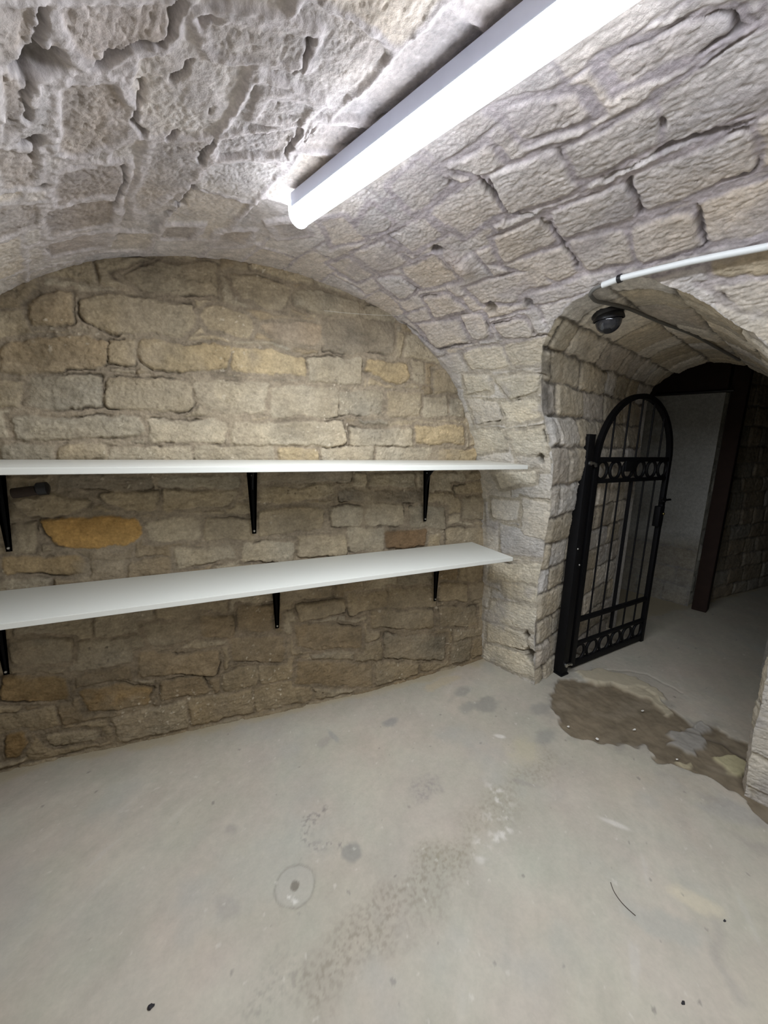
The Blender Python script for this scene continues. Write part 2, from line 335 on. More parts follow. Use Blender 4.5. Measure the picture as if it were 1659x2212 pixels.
STEP = .0045
xs = np.arange(-1.32, 1.86, STEP); zs = np.arange(-.06, 2.36, STEP)
X, Z = np.meshgrid(xs, zs, indexing='ij')
h, tone, d, ids = stone_surface(X, Z, [s[0] for s in STONES], [s[1] for s in STONES], (.10, .16), (.16, .38), 5, ['tan', 'grey', 'brown', 'tan', 'pale'], C(.315, .275, .225), relief=.009, joint=.010, rough=.0052, crack=.002, crack_amt=-.08)
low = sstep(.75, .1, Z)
t_och = tone.copy(); h, tone = smear(h, tone, X, Z, 81, C(.385, .34, .275), .05, .45, 3.3)
och = np.isin(ids, [i+1 for i, q in enumerate(STONES) if q[1] == 'ochre'])*sstep(-.002, .006, d); tone = lerp(tone, t_och, och[..., None])
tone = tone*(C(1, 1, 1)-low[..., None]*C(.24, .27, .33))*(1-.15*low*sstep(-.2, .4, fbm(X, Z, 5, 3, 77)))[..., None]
bright = np.exp(-((X-1.0)/.6)**2-((Z-1.45)/.22)**2); tone = tone*(1+.04*bright)[..., None]  # lamp glow above the shelf's right end, put into the wall colour
spk = sstep(.42, .5, fbm(X, Z, 42, 2, 91))*sstep(.1, .4, fbm(X, Z, 2.5, 2, 92)); tone = lerp(tone, C(.72, .68, .6), (.6*spk)[..., None]); h += spk*.003
drk = sstep(.05, .5, fbm(X, Z*1.6, 2.6, 3, 93)); tone = tone*(1-.22*drk)[..., None]
basey = np.interp(X[..., ], [-1.3, -.9, -.4, .04, .8, 1.5, 1.8], [.055, .055, .02, 0, -.05, -.03, 0])
tone = tone*C(1.0, .93, .81)
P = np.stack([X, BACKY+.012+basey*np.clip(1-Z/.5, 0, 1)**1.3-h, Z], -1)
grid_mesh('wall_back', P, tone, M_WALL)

# ------------------------------------------------------------------ VAULT (ceiling + side walls) with the doorway
DOOR = [(-.815, -.12), (-.815, 0), (-.79, .35), (-.79, .7), (-.835, 1.15), (-.86, 1.4), (-.845, 1.55), (-.815, 1.68), (-.83, 1.82), (-.875, 1.93), (-.95, 2.005), (-1.056, 2.055), (-1.184, 2.082), (-1.30, 2.072),
        (-1.40, 2.03), (-1.50, 1.965), (-1.632, 1.85), (-1.73, 1.70), (-1.775, 1.5), (-1.79, 1.2), (-1.79, .5), (-1.80, 0), (-1.80, -.12)]
DOOR = np.array(DOOR); cu = np.concatenate([[0], np.cumsum(np.hypot(*np.diff(DOOR, axis=0).T))])
DK = np.arange(0, cu[-1], .006); DS = gsm(np.interp(DK, cu, DOOR[:, 0]), 6); DZ = gsm(np.interp(DK, cu, DOOR[:, 1]), 6)
dn = np.stack([np.gradient(DZ), -np.gradient(DS)], 1); dn /= np.linalg.norm(dn, axis=1)[:, None]   # candidate normal in (s,z)
if ((np.array([-1.3, 1.])-np.stack([DS, DZ], 1)[len(DS)//2]) @ dn[len(DS)//2]) < 0: dn = -dn      # towards the opening
jag = .012*fbm(DK, DK*0, 4.5, 3, 66)+.005*fbm(DK, DK*0, 22, 2, 67)
ES = DS+dn[:, 0]*jag; EZ = DZ+dn[:, 1]*jag       # ragged arris
hR = len(TT)//2
def t_of_z(z): return np.interp(-z, -PZ[hR:], TT[hR:])
ET = t_of_z(EZ)
S0, S1 = -3.7, .58
def V4(*pts): return [np.array(vault_at(x, y)) for x, y in pts]
def c1(*p): return V4(*[(x/2., y/2.) for x, y in p])
def c2(*p): return V4(*[(800+x/1.931, y/1.931) for x, y in p])
def c3(*p): return V4(*[(700+x/3.016, 500+y/3.016) for x, y in p])
def c5(*p): return V4(*[(500+x/2.37, 950+y/2.37) for x, y in p])
VS = [
 (c2((85, 770), (200, 660), (330, 770), (180, 880)), 'vg'), (c2((250, 880), (450, 750), (560, 880), (390, 985)), 'vg'), (c2((310, 690), (480, 600), (570, 680), (440, 730)), 'vg'),
 (c2((490, 720), (780, 620), (870, 780), (590, 885)), 'vg'), (c2((530, 470), (860, 370), (925, 460), (650, 575)), 'vb'), (c2((810, 610), (1190, 440), (1205, 590), (890, 740)), 'vg'),
 (c2((990, 250), (1500, 70), (1560, 120), (1050, 350)), 'vb'), (c2((1220, 400), (1659, 120), (1700, 430), (1240, 590)), 'vg'), (c2((1085, 740), (1560, 550), (1600, 700), (1150, 880)), 'vg'),
 (c2((745, 890), (1060, 765), (1100, 895), (800, 990)), 'vg'), (c2((1085, 950), (1335, 880), (1385, 1025), (1130, 1095)), 'vt'), (c2((1370, 850), (1700, 735), (1720, 950), (1410, 1010)), 'vt'),
 (c2((510, 985), (715, 910), (765, 1005), (560, 1085)), 'vt'), (c2((830, 1005), (1050, 955), (1100, 1090), (900, 1120)), 'vt'), (c2((1625, 500), (1750, 450), (1780, 620), (1640, 680)), 'vt'),
 (c2((75, 985), (230, 905), (300, 975), (185, 1050)), 'vg'), (c2((155, 1110), (280, 1065), (320, 1155), (215, 1200)), 'vt'), (c2((410, 1195), (690, 1120), (760, 1180), (470, 1262)), 'vt'),
 (c2((1425, 1085), (1720, 1005), (1720, 1130), (1430, 1150)), 'vo'), (c2((1420, 1190), (1700, 1160), (1700, 1300), (1560, 1290)), 'vt'), (c2((0, 850), (80, 925), (50, 975), (-60, 975)), 'vg'),
 (c2((560, 1100), (800, 1030), (870, 1130), (780, 1170)), 'vt'),
 (c3((30, 210), (150, 175), (300, 285), (210, 325)), 'vt'), (c3((200, 150), (370, 60), (545, 190), (350, 265)), 'vg'), (c3((340, 310), (500, 290), (615, 375), (490, 430)), 'vg'),
 (c3((515, 235), (720, 155), (870, 300), (640, 365)), 'vt'), (c3((650, 430), (820, 395), (925, 500), (725, 555)), 'vt'), (c3((605, 605), (860, 575), (955, 715), (725, 748)), 'vt'),
 (c3((880, 550), (1020, 530), (1085, 680), (985, 705)), 'vt'), (c3((1110, 610), (1290, 560), (1360, 700), (1180, 700)), 'vt'), (c3((990, 365), (1280, 400), (1265, 455), (1055, 450)), 'vt'), (c3((895, 785), (1150, 745), (1215, 880), (955, 900)), 'vp'),
 (c3((1175, 745), (1450, 690), (1420, 850), (1235, 875)), 'vp'), (c3((915, 935), (1075, 935), (1090, 1035), (935, 1050)), 'vp'), (c3((1115, 955), (1405, 925), (1390, 1045), (1215, 1085)), 'vp'),
 (c3((1150, 1115), (1390, 1105), (1410, 1215), (1190, 1240)), 'vp'), (c3((945, 1095), (1130, 1115), (1155, 1230), (985, 1250)), 'vt'), (c3((945, 1295), (1160, 1295), (1180, 1415), (965, 1445)), 'vp'),
 (c3((1195, 1305), (1430, 1285), (1450, 1450), (1245, 1445)), 'vp'),
 (c5((1340, 170), (1560, 165), (1550, 220), (1380, 245)), 'vp'), (c5((1335, 305), (1475, 315), (1455, 410), (1335, 400)), 'vt'), (c5((1490, 300), (1640, 335), (1630, 520), (1480, 495)), 'vt'),
 (c5((1380, 425), (1620, 510), (1600, 605), (1385, 585)), 'vb'), (c5((1325, 620), (1600, 645), (1600, 738), (1325, 715)), 'vp'), (c5((1385, 725), (1595, 765), (1570, 838), (1405, 800)), 'vp'),
 (c5((1335, 825), (1578, 865), (1570, 980), (1315, 920)), 'vp'), (c5((1315, 935), (1495, 985), (1530, 1085), (1305, 1025)), 'vp'), (c5((1300, 1045), (1500, 1095), (1565, 1225), (1290, 1120)), 'vp'),
 # left haunch
 (c1((235, 0), (765, 0), (690, 150), (380, 265), (285, 200)), 'lb'), (c1((-60, 0), (135, 0), (120, 175), (-60, 230)), 'lb'), (c1((255, 350), (590, 345), (560, 500), (590, 560), (310, 665), (245, 630)), 'lo'),
 (c1((235, 745), (530, 700), (505, 830), (235, 880)), 'lb'), (c1((685, 600), (905, 595), (850, 745), (590, 900), (580, 840)), 'lg'), (c1((185, 900), (490, 862), (475, 955), (205, 1010)), 'lb'),
 (c1((-20, 250), (85, 330), (80, 500), (-20, 590)), 'lb'), (c1((-30, 625), (135, 645), (135, 785), (-30, 800)), 'lb'), (c1((-30, 880), (155, 860), (165, 955), (-30, 1020)), 'lb'), (c1((200, 1045), (475, 990), (440, 1055), (210, 1100)), 'lb'),
 (c1((860, 60), (1320, 105), (1300, 235), (920, 190)), 'lg'), (c1((945, 590), (1290, 545), (1225, 655), (925, 680)), 'lg'), (c1((1155, 405), (1355, 435), (1285, 515), (1100, 490)), 'lg'),
 (c1((715, 965), (850, 962), (815, 1020), (700, 1020)), 'lo'), (c1((945, 998), (1080, 990), (1055, 1050), (925, 1052)), 'lo'), (c1((1390, 520), (1640, 560), (1560, 640), (1310, 620)), 'lg'),
 (c1((1180, 960), (1280, 950), (1330, 1010), (1210, 1020)), 'lo'), (c1((1390, 950), (1490, 940), (1570, 1030), (1440, 1060)), 'vt'),
]
PAL.update(vg=C(.54, .505, .45), vb=C(.48, .45, .41), vt=C(.56, .51, .43), vp=C(.57, .515, .41), vo=C(.44, .37, .25), lb=C(.38, .34, .295), lo=C(.39, .35, .30), lg=C(.44, .405, .36))
HOLES = [(c1((150, 240))[0], .035, .03), (c3((740, 110))[0], .02, .03), (c3((1090, 490))[0], .025, .03), (c3((1335, 460))[0], .020, .012), (c1((515, 1000))[0], .016, .02),
         (c3((1410, 1480))[0], .022, .05), (c5((1530, 1105))[0], .034, .06), (c5((1515, 1000))[0], .020, .045), (c1((120, 600))[0], .02, .025), (c1((780, 870))[0], .018, .02), (c1((160, 790))[0], .015, .02)]
CRACKS = [c1((150, -20), (150, 90), (125, 180), (215, 240)), c1((120, 270), (90, 380), (100, 500)), c1((605, 335), (600, 420), (560, 510), (605, 560)), c1((775, -10), (745, 60), (690, 150)),
          c1((690, 150), (560, 170), (400, 265)), c1((915, 590), (860, 690)), c1((840, 790), (740, 910)), c1((530, 700), (540, 780), (480, 880)), c1((150, 580), (60, 620)), c1((150, 600), (130, 680)),
          c1((770, 560), (710, 590)), c1((920, 430), (915, 470)), c1((1300, 540), (1230, 660)), c1((830, 230), (740, 320)), c1((1340, 150), (1290, 260), (1260, 290)),
          c2((980, 745), (1240, 610), (1600, 490)), c2((450, 740), (570, 880), (700, 890)), c2((1080, 750), (1130, 890)), c2((720, 920), (870, 1110)), c2((1370, 860), (1390, 1030)),
          c3((1360, 690), (1460, 670)), c3((640, 690), (750, 765), (960, 730)), c3((510, 590), (640, 690))]
def seg_d(s, t, pts):
    best = np.full(s.shape, 9.)
    for A, Q in zip(pts, pts[1:]):
        A = np.array(A); Q = np.array(Q); e = Q-A; L = e@e+1e-12
        k = np.clip(((s-A[0])*e[0]+(t-A[1])*e[1])/L, 0, 1); best = np.minimum(best, np.hypot(s-A[0]-k*e[0], t-A[1]-k*e[1]))
    return best
def vault_field(s, t):
    rs = sstep(-.12, .12, t); lowm = sstep(.8, 1.2, t)[..., None]   # 0 = left haunch, 1 = right
    h, tone, d, ids = stone_surface(s, t, [q[0] for q in VS], [q[1] for q in VS], (.15, .22), (.17, .38), 23, ['vg', 'vt', 'vg', 'vb'], C(.41, .375, .365)*(1-lowm)+C(.42, .375, .30)*lowm, relief=.006, joint=.010, rough=.0022, warp=.8, calm=1-.45*np.exp(-((t+.1)/.38)**2))
    lm = (1-rs)
    n = fbm(s, t, 30, 4, 140); ms = sstep(-.3, .35, fbm(s, t, 3.2, 3, 141)+.25)
    inm = 1-sstep(-.004, .012, d)
    h = h+lm*inm*(.011+.004*n)                       # proud smeared pointing on the left haunch
    tone = lerp(tone, C(.53, .495, .455)*(1+.18*n)[..., None], (lm*inm*.85)[..., None])
    sm = lm*sstep(.14, .45, fbm(s, t, 4.1, 4, 143)); h = h*(1-.5*sm)+sm*.006; tone = lerp(tone, C(.49, .455, .415)*(1+.15*n)[..., None], (.7*sm)[..., None])
    sr = rs*sstep(.12, .45, fbm(s, t, 4.6, 4, 144)); h = h*(1-.4*sr)+sr*.003; tone = lerp(tone, C(.40, .37, .35)*(1+.15*n)[..., None], (.6*sr)[..., None])
    ss = s+.008*noise2(s*22, t*22, 150)+.006*noise2(s*55, t*55, 152); tt = t+.008*noise2(s*22, t*22, 151)+.006*noise2(s*55, t*55, 153)
    for c, r, dp in HOLES:
        q = np.hypot(ss-c[0], (tt-c[1])*.8)/r; g = sstep(1.25, .5, q); h = h-dp*.8*g; tone = tone*(1-.55*g)[..., None]
    for pts in CRACKS:
        q = seg_d(ss, tt, pts); wdt = .0050*(1+1.1*noise2(s*16, t*16, 160)); g = np.exp(-(q/np.maximum(wdt, .0012))**2); h = h-.014*g; tone = tone*(1-.5*g)[..., None]
    # slabby chisel streaks
    h = h+.0016*fbm(s*.35, t*1.5, 60, 2, 170)*rs
    # slumped bulge of mortar near the doorway crown
    b = np.exp(-((s-BUL[0])/.045)**2-((t-BUL[1])/.06)**2); h = h+.03*b*(1+fbm(s, t, 16, 3, 171)); tone = lerp(tone, C(.50, .42, .33), (.5*b)[..., None])
    w_, _, _, _ = prof(t); yy = C0[1]+s*va[1]+w_*vp[1]; h = h*sstep(2.01, 1.95, yy); tone = tone*lerp(C(1, 1, 1), C(1.08, 1.05, 1.12), sstep(1.25, .7, np.abs(t))[..., None])   # relief dies into the back wall; lamp's bluish cast put into the crown tone
    return h, tone
BUL = c3((890, 200))[0]
def vault_point(s, t):
    w, z, nw, nz = prof(t); h, tone = vault_field(s, t)
    return sw(s, w+nw*h, z+nz*h), tone
def poly_dist(s, t):
    best = np.full(s.shape, 99.); bs = s.copy(); bt = t.copy()
    for i in range(0, len(ES)-1):
        a0, b0, a1, b1 = ES[i], ET[i], ES[i+1], ET[i+1]; ex, ey = a1-a0, b1-b0
        k = np.clip(((s-a0)*ex+(t-b0)*ey)/(ex*ex+ey*ey+1e-12), 0, 1); qx = a0+k*ex; qy = b0+k*ey; dd = np.hypot(s-qx, t-qy)
        m = dd < best; best[m] = dd[m]; bs[m] = qx[m]; bt[m] = qy[m]
    return best, bs, bt
def inside(s, t):
    c = np.zeros(s.shape, bool); n = len(ES)
    for i in range(n):
        j = (i+1) % n; cond = ((ET[i] > t) != (ET[j] > t)); xi = (ES[j]-ES[i])*(t-ET[i])/(ET[j]-ET[i]+1e-12)+ES[i]
        c ^= cond & (s < xi)
    return c
s_fine = np.arange(-2.05, S1, .0038); s_co = np.arange(S0, -2.05, .012); sv = np.concatenate([s_co, s_fine])
tmax = float(TT[-1])-.005
tv = np.concatenate([np.arange(-tmax, -1.7, .012), np.arange(-1.7, tmax, .0038)])
Sg, Tg = np.meshgrid(sv, tv, indexing='ij')
keepv = np.ones(Sg.shape, bool)
m = (Sg > -2.0) & (Sg < -.6) & (Tg > ET.min()-.1)
ins = np.zeros(Sg.shape, bool); ins[m] = inside(Sg[m], Tg[m])
fk = ~(ins[:-1, :-1] & ins[1:, :-1] & ins[1:, 1:] & ins[:-1, 1:])
nb = np.zeros(Sg.shape, bool)
nb[:-1, :-1] |= fk; nb[1:, :-1] |= fk; nb[1:, 1:] |= fk; nb[:-1, 1:] |= fk
sn = ins & nb
_w = prof(Tg)[0]; _y = C0[1]+Sg*va[1]+_w*vp[1]; fk &= ~(_y[:-1, :-1] > 2.06)
_, bs, bt = poly_dist(Sg[sn], Tg[sn]); Sg[sn] = bs; Tg[sn] = bt
P, tone = vault_point(Sg, Tg)
cutL = int(np.searchsorted(tv, -t_of_z(1.15))); cutR = int(np.searchsorted(tv, t_of_z(1.15)))
grid_mesh('wall_left', P[:, :cutL+1], tone[:, :cutL+1], M_VAULT, fk[:, :cutL])
grid_mesh('ceiling', P[:, cutL:cutR+1], tone[:, cutL:cutR+1], M_VAULT, fk[:, cutL:cutR])
grid_mesh('wall_right', P[:, cutR:], tone[:, cutR:], M_VAULT, fk[:, cutR:])
# wall behind the photographer
wv = np.linspace(-1.45, 1.45, 60); zv = np.linspace(-.05, 2.35, 50); Wg, Zg = np.meshgrid(wv, zv, indexing='ij')
h, tone, _, _ = stone_surface(Wg, Zg, [], [], (.15, .22), (.2, .4), 33, ['vg', 'vt', 'vb'], C(.33, .30, .28))
grid_mesh('wall_front', sw(np.full(Wg.shape, S0+.02)+h*.5, Wg, Zg), tone, M_VAULT)

# ------------------------------------------------------------------ PASSAGE (thick wall, its own little barrel vault)
WEND = 2.64
base, _t = vault_point(ES, ET)                                   # arris exactly on the vault surface
w0 = (base-C0)@vp; s0 = (base-C0)@va; z0 = base[:, 2]
ew = np.concatenate([np.linspace(0, .03, 7), np.arange(.035, 1, .0048)]); E, K = np.meshgrid(ew, np.arange(len(ES)), indexing='ij')
Ws = w0[K]; Lk = WEND-Ws; U = E*Lk                               # distance along the passage from the arris
PASTONES = []
h, tone, d, ids = stone_surface(U+.35, DK[K], PASTONES, [], (.13, .21), (.16, .36), 44, ['tan', 'vb', 'vt', 'tan', 'lo'], C(.17, .152, .13), relief=.012, joint=.016, rough=.0045)
h, tone = smear(h, tone, U, DK[K], 88, C(.33, .295, .25), .1, .5, 3.)
tone = tone*1.3; soot = sstep(.16, .02, U)*sstep(.28, .05, np.abs(DK[K]-1.93)); tone = tone*(1-.55*soot*sstep(-.3, .3, fbm(U, DK[K], 9, 3, 89)+.1))[..., None]
mixr = sstep(0, .05, U)
Sx = s0[K]*(1-mixr)+(DS[K]+dn[K, 0]*h)*mixr; Zx = z0[K]*(1-mixr)+(DZ[K]+dn[K, 1]*h)*mixr
tone = lerp(_t[K], tone, sstep(.0, .012, U)[..., None])
PP = sw(Sx, Ws+U, Zx); _, _, nw_, nz_ = prof(ET)
fl = base-(dn[:, :1]*va+dn[:, 1:]*np.array([0, 0, 1.]))*.016-(nw_[:, None]*vp+nz_[:, None]*np.array([0, 0, 1.]))*.010
PP = np.concatenate([fl[None], PP]); tone = np.concatenate([tone[:1], tone])
grid_mesh('wall_passage', PP, tone, M_PASS)
# outline for lookups inside the passage
def tunnel_at(x, y):
    d = ray(x, y); tt = np.linspace(.8, 5, 3001); Q = EYE+d*tt[:, None]; s = (Q-C0)@va; w = (Q-C0)@vp; z = Q[:, 2]
    i = (w > .8); best = None
    for k in np.where(i)[0]:
        kk = np.argmin((DS-s[k])**2+(DZ-z[k])**2)
        if (np.array([s[k]-DS[kk], z[k]-DZ[kk]])@dn[kk]) < .0: return Q[k], kk
    return Q[-1], 0

# ------------------------------------------------------------------ FAR SPACE beyond the passage
def flat_stone(name, A, Bp, z0, z1, seed, pal, mort, step=.012, amp=1.):
    A = np.array(A, float); Bp = np.array(Bp, float); L = np.linalg.norm(Bp-A); e = (Bp-A)/L; nrm = np.array([e[1], -e[0]])
    g, z = np.meshgrid(np.arange(0, L+step, step), np.arange(z0, z1+step, step), indexing='ij')
    h, tone, _, _ = stone_surface(g, z, [], [], (.13, .2), (.2, .42), seed, pal, mort)
    h = h*amp; P = np.stack([A[0]+e[0]*g+nrm[0]*h, A[1]+e[1]*g+nrm[1]*h, z], -1)
    return P, tone
FA = np.array([4.13, 1.97]); FB = FA+va[:2]*1.7
P, tone = flat_stone('x', FB, FA, -.03, 1.98, 61, ['grey'], C(.30, .29, .27), amp=.35)
g = fbm(P[..., 0]*3, P[..., 2]*3, 1.2, 3, 62); pl = sstep(.55, .75, P[..., 2]+.1*g); tone = lerp(tone, (C(.55, .55, .52)*(1+.12*g)[..., None]), (pl*.9)[..., None])
grid_mesh('wall_recess', P, tone, M_PASS)
P, tone = flat_stone('x', (4.13, 1.99), (7.6, 1.93), -.03, 2.5, 63, ['brown', 'tan', 'brown', 'grey'], C(.26, .23, .19))
pl = sstep(4.50, 4.40, P[..., 0]+.05*fbm(P[..., 0], P[..., 2], 5, 2, 64)); tone = tone*1.3; tone = lerp(tone, C(.50, .49, .41)+0*tone, (pl*.85)[..., None])
grid_mesh('wall_far', P, tone, M_PASS)
def quad(name, pts, mat, col=(.3, .28, .25)):
    P = np.array([[pts[0], pts[3]], [pts[1], pts[2]]], float); return grid_mesh(name, P, np.ones((2, 2, 3))*np.array(col), mat)
e1 = sw(1.45, WEND, 0.); e2 = sw(-.86, WEND, 0.); e3 = sw(-1.74, WEND, 0.); e4 = sw(-4.2, WEND, 0.)
def up(p, z): return (p[0], p[1], z)
quad('wall_beyond_left', [up(e1, 0), up(e2, 0), up(e2, 2.6), up(e1, 2.6)], M_PASS)
quad('wall_beyond_right', [up(e3, 0), up(e4, 0), up(e4, 2.6), up(e3, 2.6)], M_PASS)
quad('wall_beyond_above', [up(e2, 2.15), up(e3, 2.15), up(e3, 2.6), up(e2, 2.6)], M_PASS)
quad('wall_beyond_front', [up(e4, 0), (7.6, -1.2, 0), (7.6, -1.2, 2.6), up(e4, 2.6)], M_PASS)
quad('wall_beyond_end', [(7.6, -1.2, 0), (7.6, 2.1, 0), (7.6, 2.1, 2.6), (7.6, -1.2, 2.6)], M_PASS)
quad('wall_beyond_back', [up(e1, 0), (*FB, 0), (*FB, 2.6), up(e1, 2.6)], M_PASS)
quad('ceiling_beyond', [(1.8, -3.2, 2.48), (7.7, -3.2, 2.48), (7.7, 4.2, 2.48), (1.8, 4.2, 2.48)], M_PASS, (.2, .18, .16))

# ------------------------------------------------------------------ FLOOR
def fpx(x, y): return onz(x, y, 0.)[:2]
xs = np.concatenate([np.arange(-1.9, -.85, .03), np.arange(-.85, 2.75, .0052), np.arange(2.75, 7.9, .02)])
ys = np.concatenate([np.arange(-3.4, .0, .03), np.arange(.0, 2.12, .0052), np.arange(2.12, 4.2, .03)])
X, Y = np.meshgrid(xs, ys, indexing='ij')
n1 = fbm(X, Y, 1.3, 4, 200); n2 = fbm(X, Y, 7, 4, 201, .6); n3 = fbm(X, Y, 40, 3, 202); n4 = fbm(X*.8, Y*.8, 2.6, 3, 203)
th = math.radians(-40); Xr = X*math.cos(th)-Y*math.sin(th); Yr = X*math.sin(th)+Y*math.cos(th)
st = fbm(Xr*.35, Yr*2.2, 9, 4, 204)
tone = C(.455, .412, .34)*(1+.12*n1+.07*n2+.05*n3)[..., None]*(C(1, 1, 1)+n4[..., None]*C(.045, 0, -.03))
tone = tone*(1+.07*st)[..., None]; tn = fbm(X, Y, 3.4, 4, 260, .6); tone = tone*(C(1, 1, 1)+tn[..., None]*C(.07, .0, .03))*(1+.10*fbm(X, Y, 4.5, 5, 261, .65))[..., None]
h = .0025*n1+.0012*n2+.0006*n3
def blob(c, rx, ry, ang=0., wob=.25, f=14, seed=300):
    c = fpx(*c) if len(c) == 2 else c; ca, sa = math.cos(ang), math.sin(ang); dx = X-c[0]; dy = Y-c[1]
    q = np.hypot((dx*ca+dy*sa)/rx, (-dx*sa+dy*ca)/ry); m = q < 3; q = q.copy(); q[m] += wob*fbm(X[m], Y[m], f, 3, seed)*2; return q
def line_d(pts, wob=.02, f=12, seed=320):
    P_ = [fpx(*p) for p in pts]; return seg_d(X+wob*noise2(X*f, Y*f, seed), Y+wob*noise2(X*f, Y*f, seed+1), P_)
def paint(mask, col, k): 
    global tone
    tone = lerp(tone, C(*col), (np.clip(mask, 0, 1)*k)[..., None])
grain = sstep(-.1, .35, fbm(X, Y, 60, 3, 210))
# dark speckled stains
q = blob((920, 1702), .085, .06, .3); paint(sstep(1.3, .6, q)*(.35+.65*grain), (.26, .24, .22), .7)
q = line_d([(700, 1745), (655, 1790), (690, 1830), (740, 1830)], .03, 16); paint(sstep(.035, .0, q)*grain, (.22, .20, .18), .75)
q = blob((757, 1840), .038, .038); paint(sstep(1.2, .7, q), (.27, .26, .23), .75)
q = line_d([(960, 1870), (860, 1960), (760, 2040), (700, 2110)], .05, 7); paint(sstep(.12, .01, q)*(.3+.7*grain), (.27, .24, .185), .75)
q = line_d([(1180, 1640), (1050, 1760), (960, 1850)], .05, 7); paint(sstep(.10, .01, q)*(.3+.7*grain), (.30, .27, .20), .6)
q = line_d([(620, 2100), (560, 2180)], .04, 9); paint(sstep(.08, .0, q)*grain, (.28, .26, .22), .5)
q = line_d([(1070, 1700), (1090, 1760), (1040, 1830)], .05, 10); paint(sstep(.07, .0, q)*sstep(.0, .4, fbm(X, Y, 24, 4, 211)), (.68, .64, .58), .8)
q = blob((1500, 1945), .085, .035, -.9, .2); paint(sstep(1.25, .5, q), (.60, .53, .40), .75)
q = blob((1130, 1620), .10, .08, .2, .3); paint(sstep(1.3, .4, q), (.50, .45, .31), .5)
q = blob((1330, 1780), .06, .012, -.9, .2); paint(sstep(1.4, .5, q), (.66, .62, .56), .7)
q = blob((1080, 1590), .03, .012, -.6, .3); paint(sstep(1.4, .5, q), (.72, .68, .62), .8)
q = blob((1050, 1520), .09, .06, .2, .35); paint(sstep(1.3, .5, q), (.24, .235, .21), .6)
q = blob((720, 1590), .015, .05, .2, .3); paint(sstep(1.3, .5, q), (.27, .27, .26), .5)
q = blob((845, 1560), .05, .03, .2, .3); paint(sstep(1.3, .5, q), (.25, .245, .23), .65)
for c_, a_, b2_ in (((1165, 1530), .07, .05), ((1215, 1500), .06, .05), ((1180, 1590), .08, .05), ((1010, 1530), .07, .04), ((1000, 1495), .10, .035)):
    q = blob(c_, a_, b2_, .3, .35, 11, 333); paint(sstep(1.3, .4, q), (.27, .265, .235), .6)
for c_, a_, b2_ in (((700, 1600), .03, .05), ((1640, 1830), .07, .04), ((1560, 1730), .09, .03), ((1130, 1690), .06, .015), ((500, 1790), .03, .02), ((490, 1960), .05, .03)):
    q = blob(c_, a_, b2_, -.8, .35, 16, 334); paint(sstep(1.3, .4, q), (.31, .28, .25), .45)
q = blob((1440, 2000), .11, .05, -.8, .3); paint(sstep(1.3, .5, q), (.38, .38, .34), .5)
q = blob((1600, 1760), .16, .06, -.6, .3); paint(sstep(1.3, .4, q), (.36, .335, .315), .5)
q = line_d([(1545, 1990), (1555, 2080), (1590, 2150)], .02, 9); paint(sstep(.03, .0, q), (.33, .30, .27), .4)
q = blob((580, 1870), .25, .12, .2, .3); paint(sstep(1.4, .3, q), (.41, .40, .36), .3)
# round patch of newer cement with a plugged hole
c = fpx(637, 1912); rr = np.hypot(X-c[0], Y-c[1]); rw = rr+.004*fbm(X, Y, 22, 2, 212)
ring = np.exp(-((rw-.066)/.0035)**2)*sstep(-.4, .3, fbm(X, Y, 10, 2, 213)+.2); paint(ring, (.25, .235, .20), .6); h -= ring*.003; paint(sstep(.066, .06, rw), (.46, .43, .38), .4)
pl = sstep(.018, .013, rw); paint(pl, (.20, .175, .14), .85); h -= pl*.003
paint(sstep(.2, .45, fbm(X, Y, 30, 3, 214))*sstep(.03, .02, np.hypot(X-c[0]+.012, Y-c[1]+.03)), (.75, .72, .66), .7)
# speckles
sp = sstep(.56, .68, fbm(X, Y, 30, 2, 215)); paint(sp, (.66, .62, .55), .45)
sp = sstep(.62, .7, fbm(X, Y, 24, 2, 216)); paint(sp, (.20, .18, .16), .6)
bb = sstep(.1, .5, fbm(X, Y, 2.2, 4, 240, .6)); paint(bb, (.40, .39, .35), .45)
bb = sstep(.1, .5, fbm(X, Y, 1.7, 4, 250, .6)); paint(bb, (.44, .385, .33), .4)
sp = sstep(.25, .5, st)*sstep(.0, .5, n1); paint(sp, (.56, .53, .49), .35)
# slab edge runs against the back wall: tan dusty skirt
ed = np.interp(X, [-1.3, -.9, -.4, .04, .8, 1.5, 1.8], [2.04, 2.04, 2.005, 1.985, 1.935, 1.955, 1.985])-Y
sk = sstep(.06, .005, ed+.06*fbm(X, Y, 5, 3, 217)); paint(sk, (.44, .37, .25), .75)
q = blob((955, 1475), .16, .04, .15, .25); paint(sstep(1.2, .6, q), (.50, .42, .29), .7)
# the passage threshold: broken slab edges, brown earth, worn sill stones
Pw = (X-C0[0])*vp[0]+(Y-C0[1])*vp[1]; Ps = (X-C0[0])*va[0]+(Y-C0[1])*va[1]
def fpoly(pts): return np.array([fpx(*p) for p in pts])
DIRT = fpoly([(1205, 1462), (1290, 1475), (1400, 1490), (1440, 1520), (1500, 1568), (1545, 1570), (1659, 1625), (1700, 1700), (1659, 1780), (1600, 1715), (1540, 1680), (1460, 1655), (1420, 1650), (1400, 1615), (1300, 1605), (1235, 1590), (1200, 1550), (1190, 1500)])
def pin(Px, Qx, Qy):
    c = np.zeros(Qx.shape, bool); n = len(Px)
    for i in range(n):
        j = (i+1) % n; cond = (Px[i, 1] > Qy) != (Px[j, 1] > Qy); c ^= cond & (Qx < (Px[j, 0]-Px[i, 0])*(Qy-Px[i, 1])/(Px[j, 1]-Px[i, 1]+1e-12)+Px[i, 0])
    return c
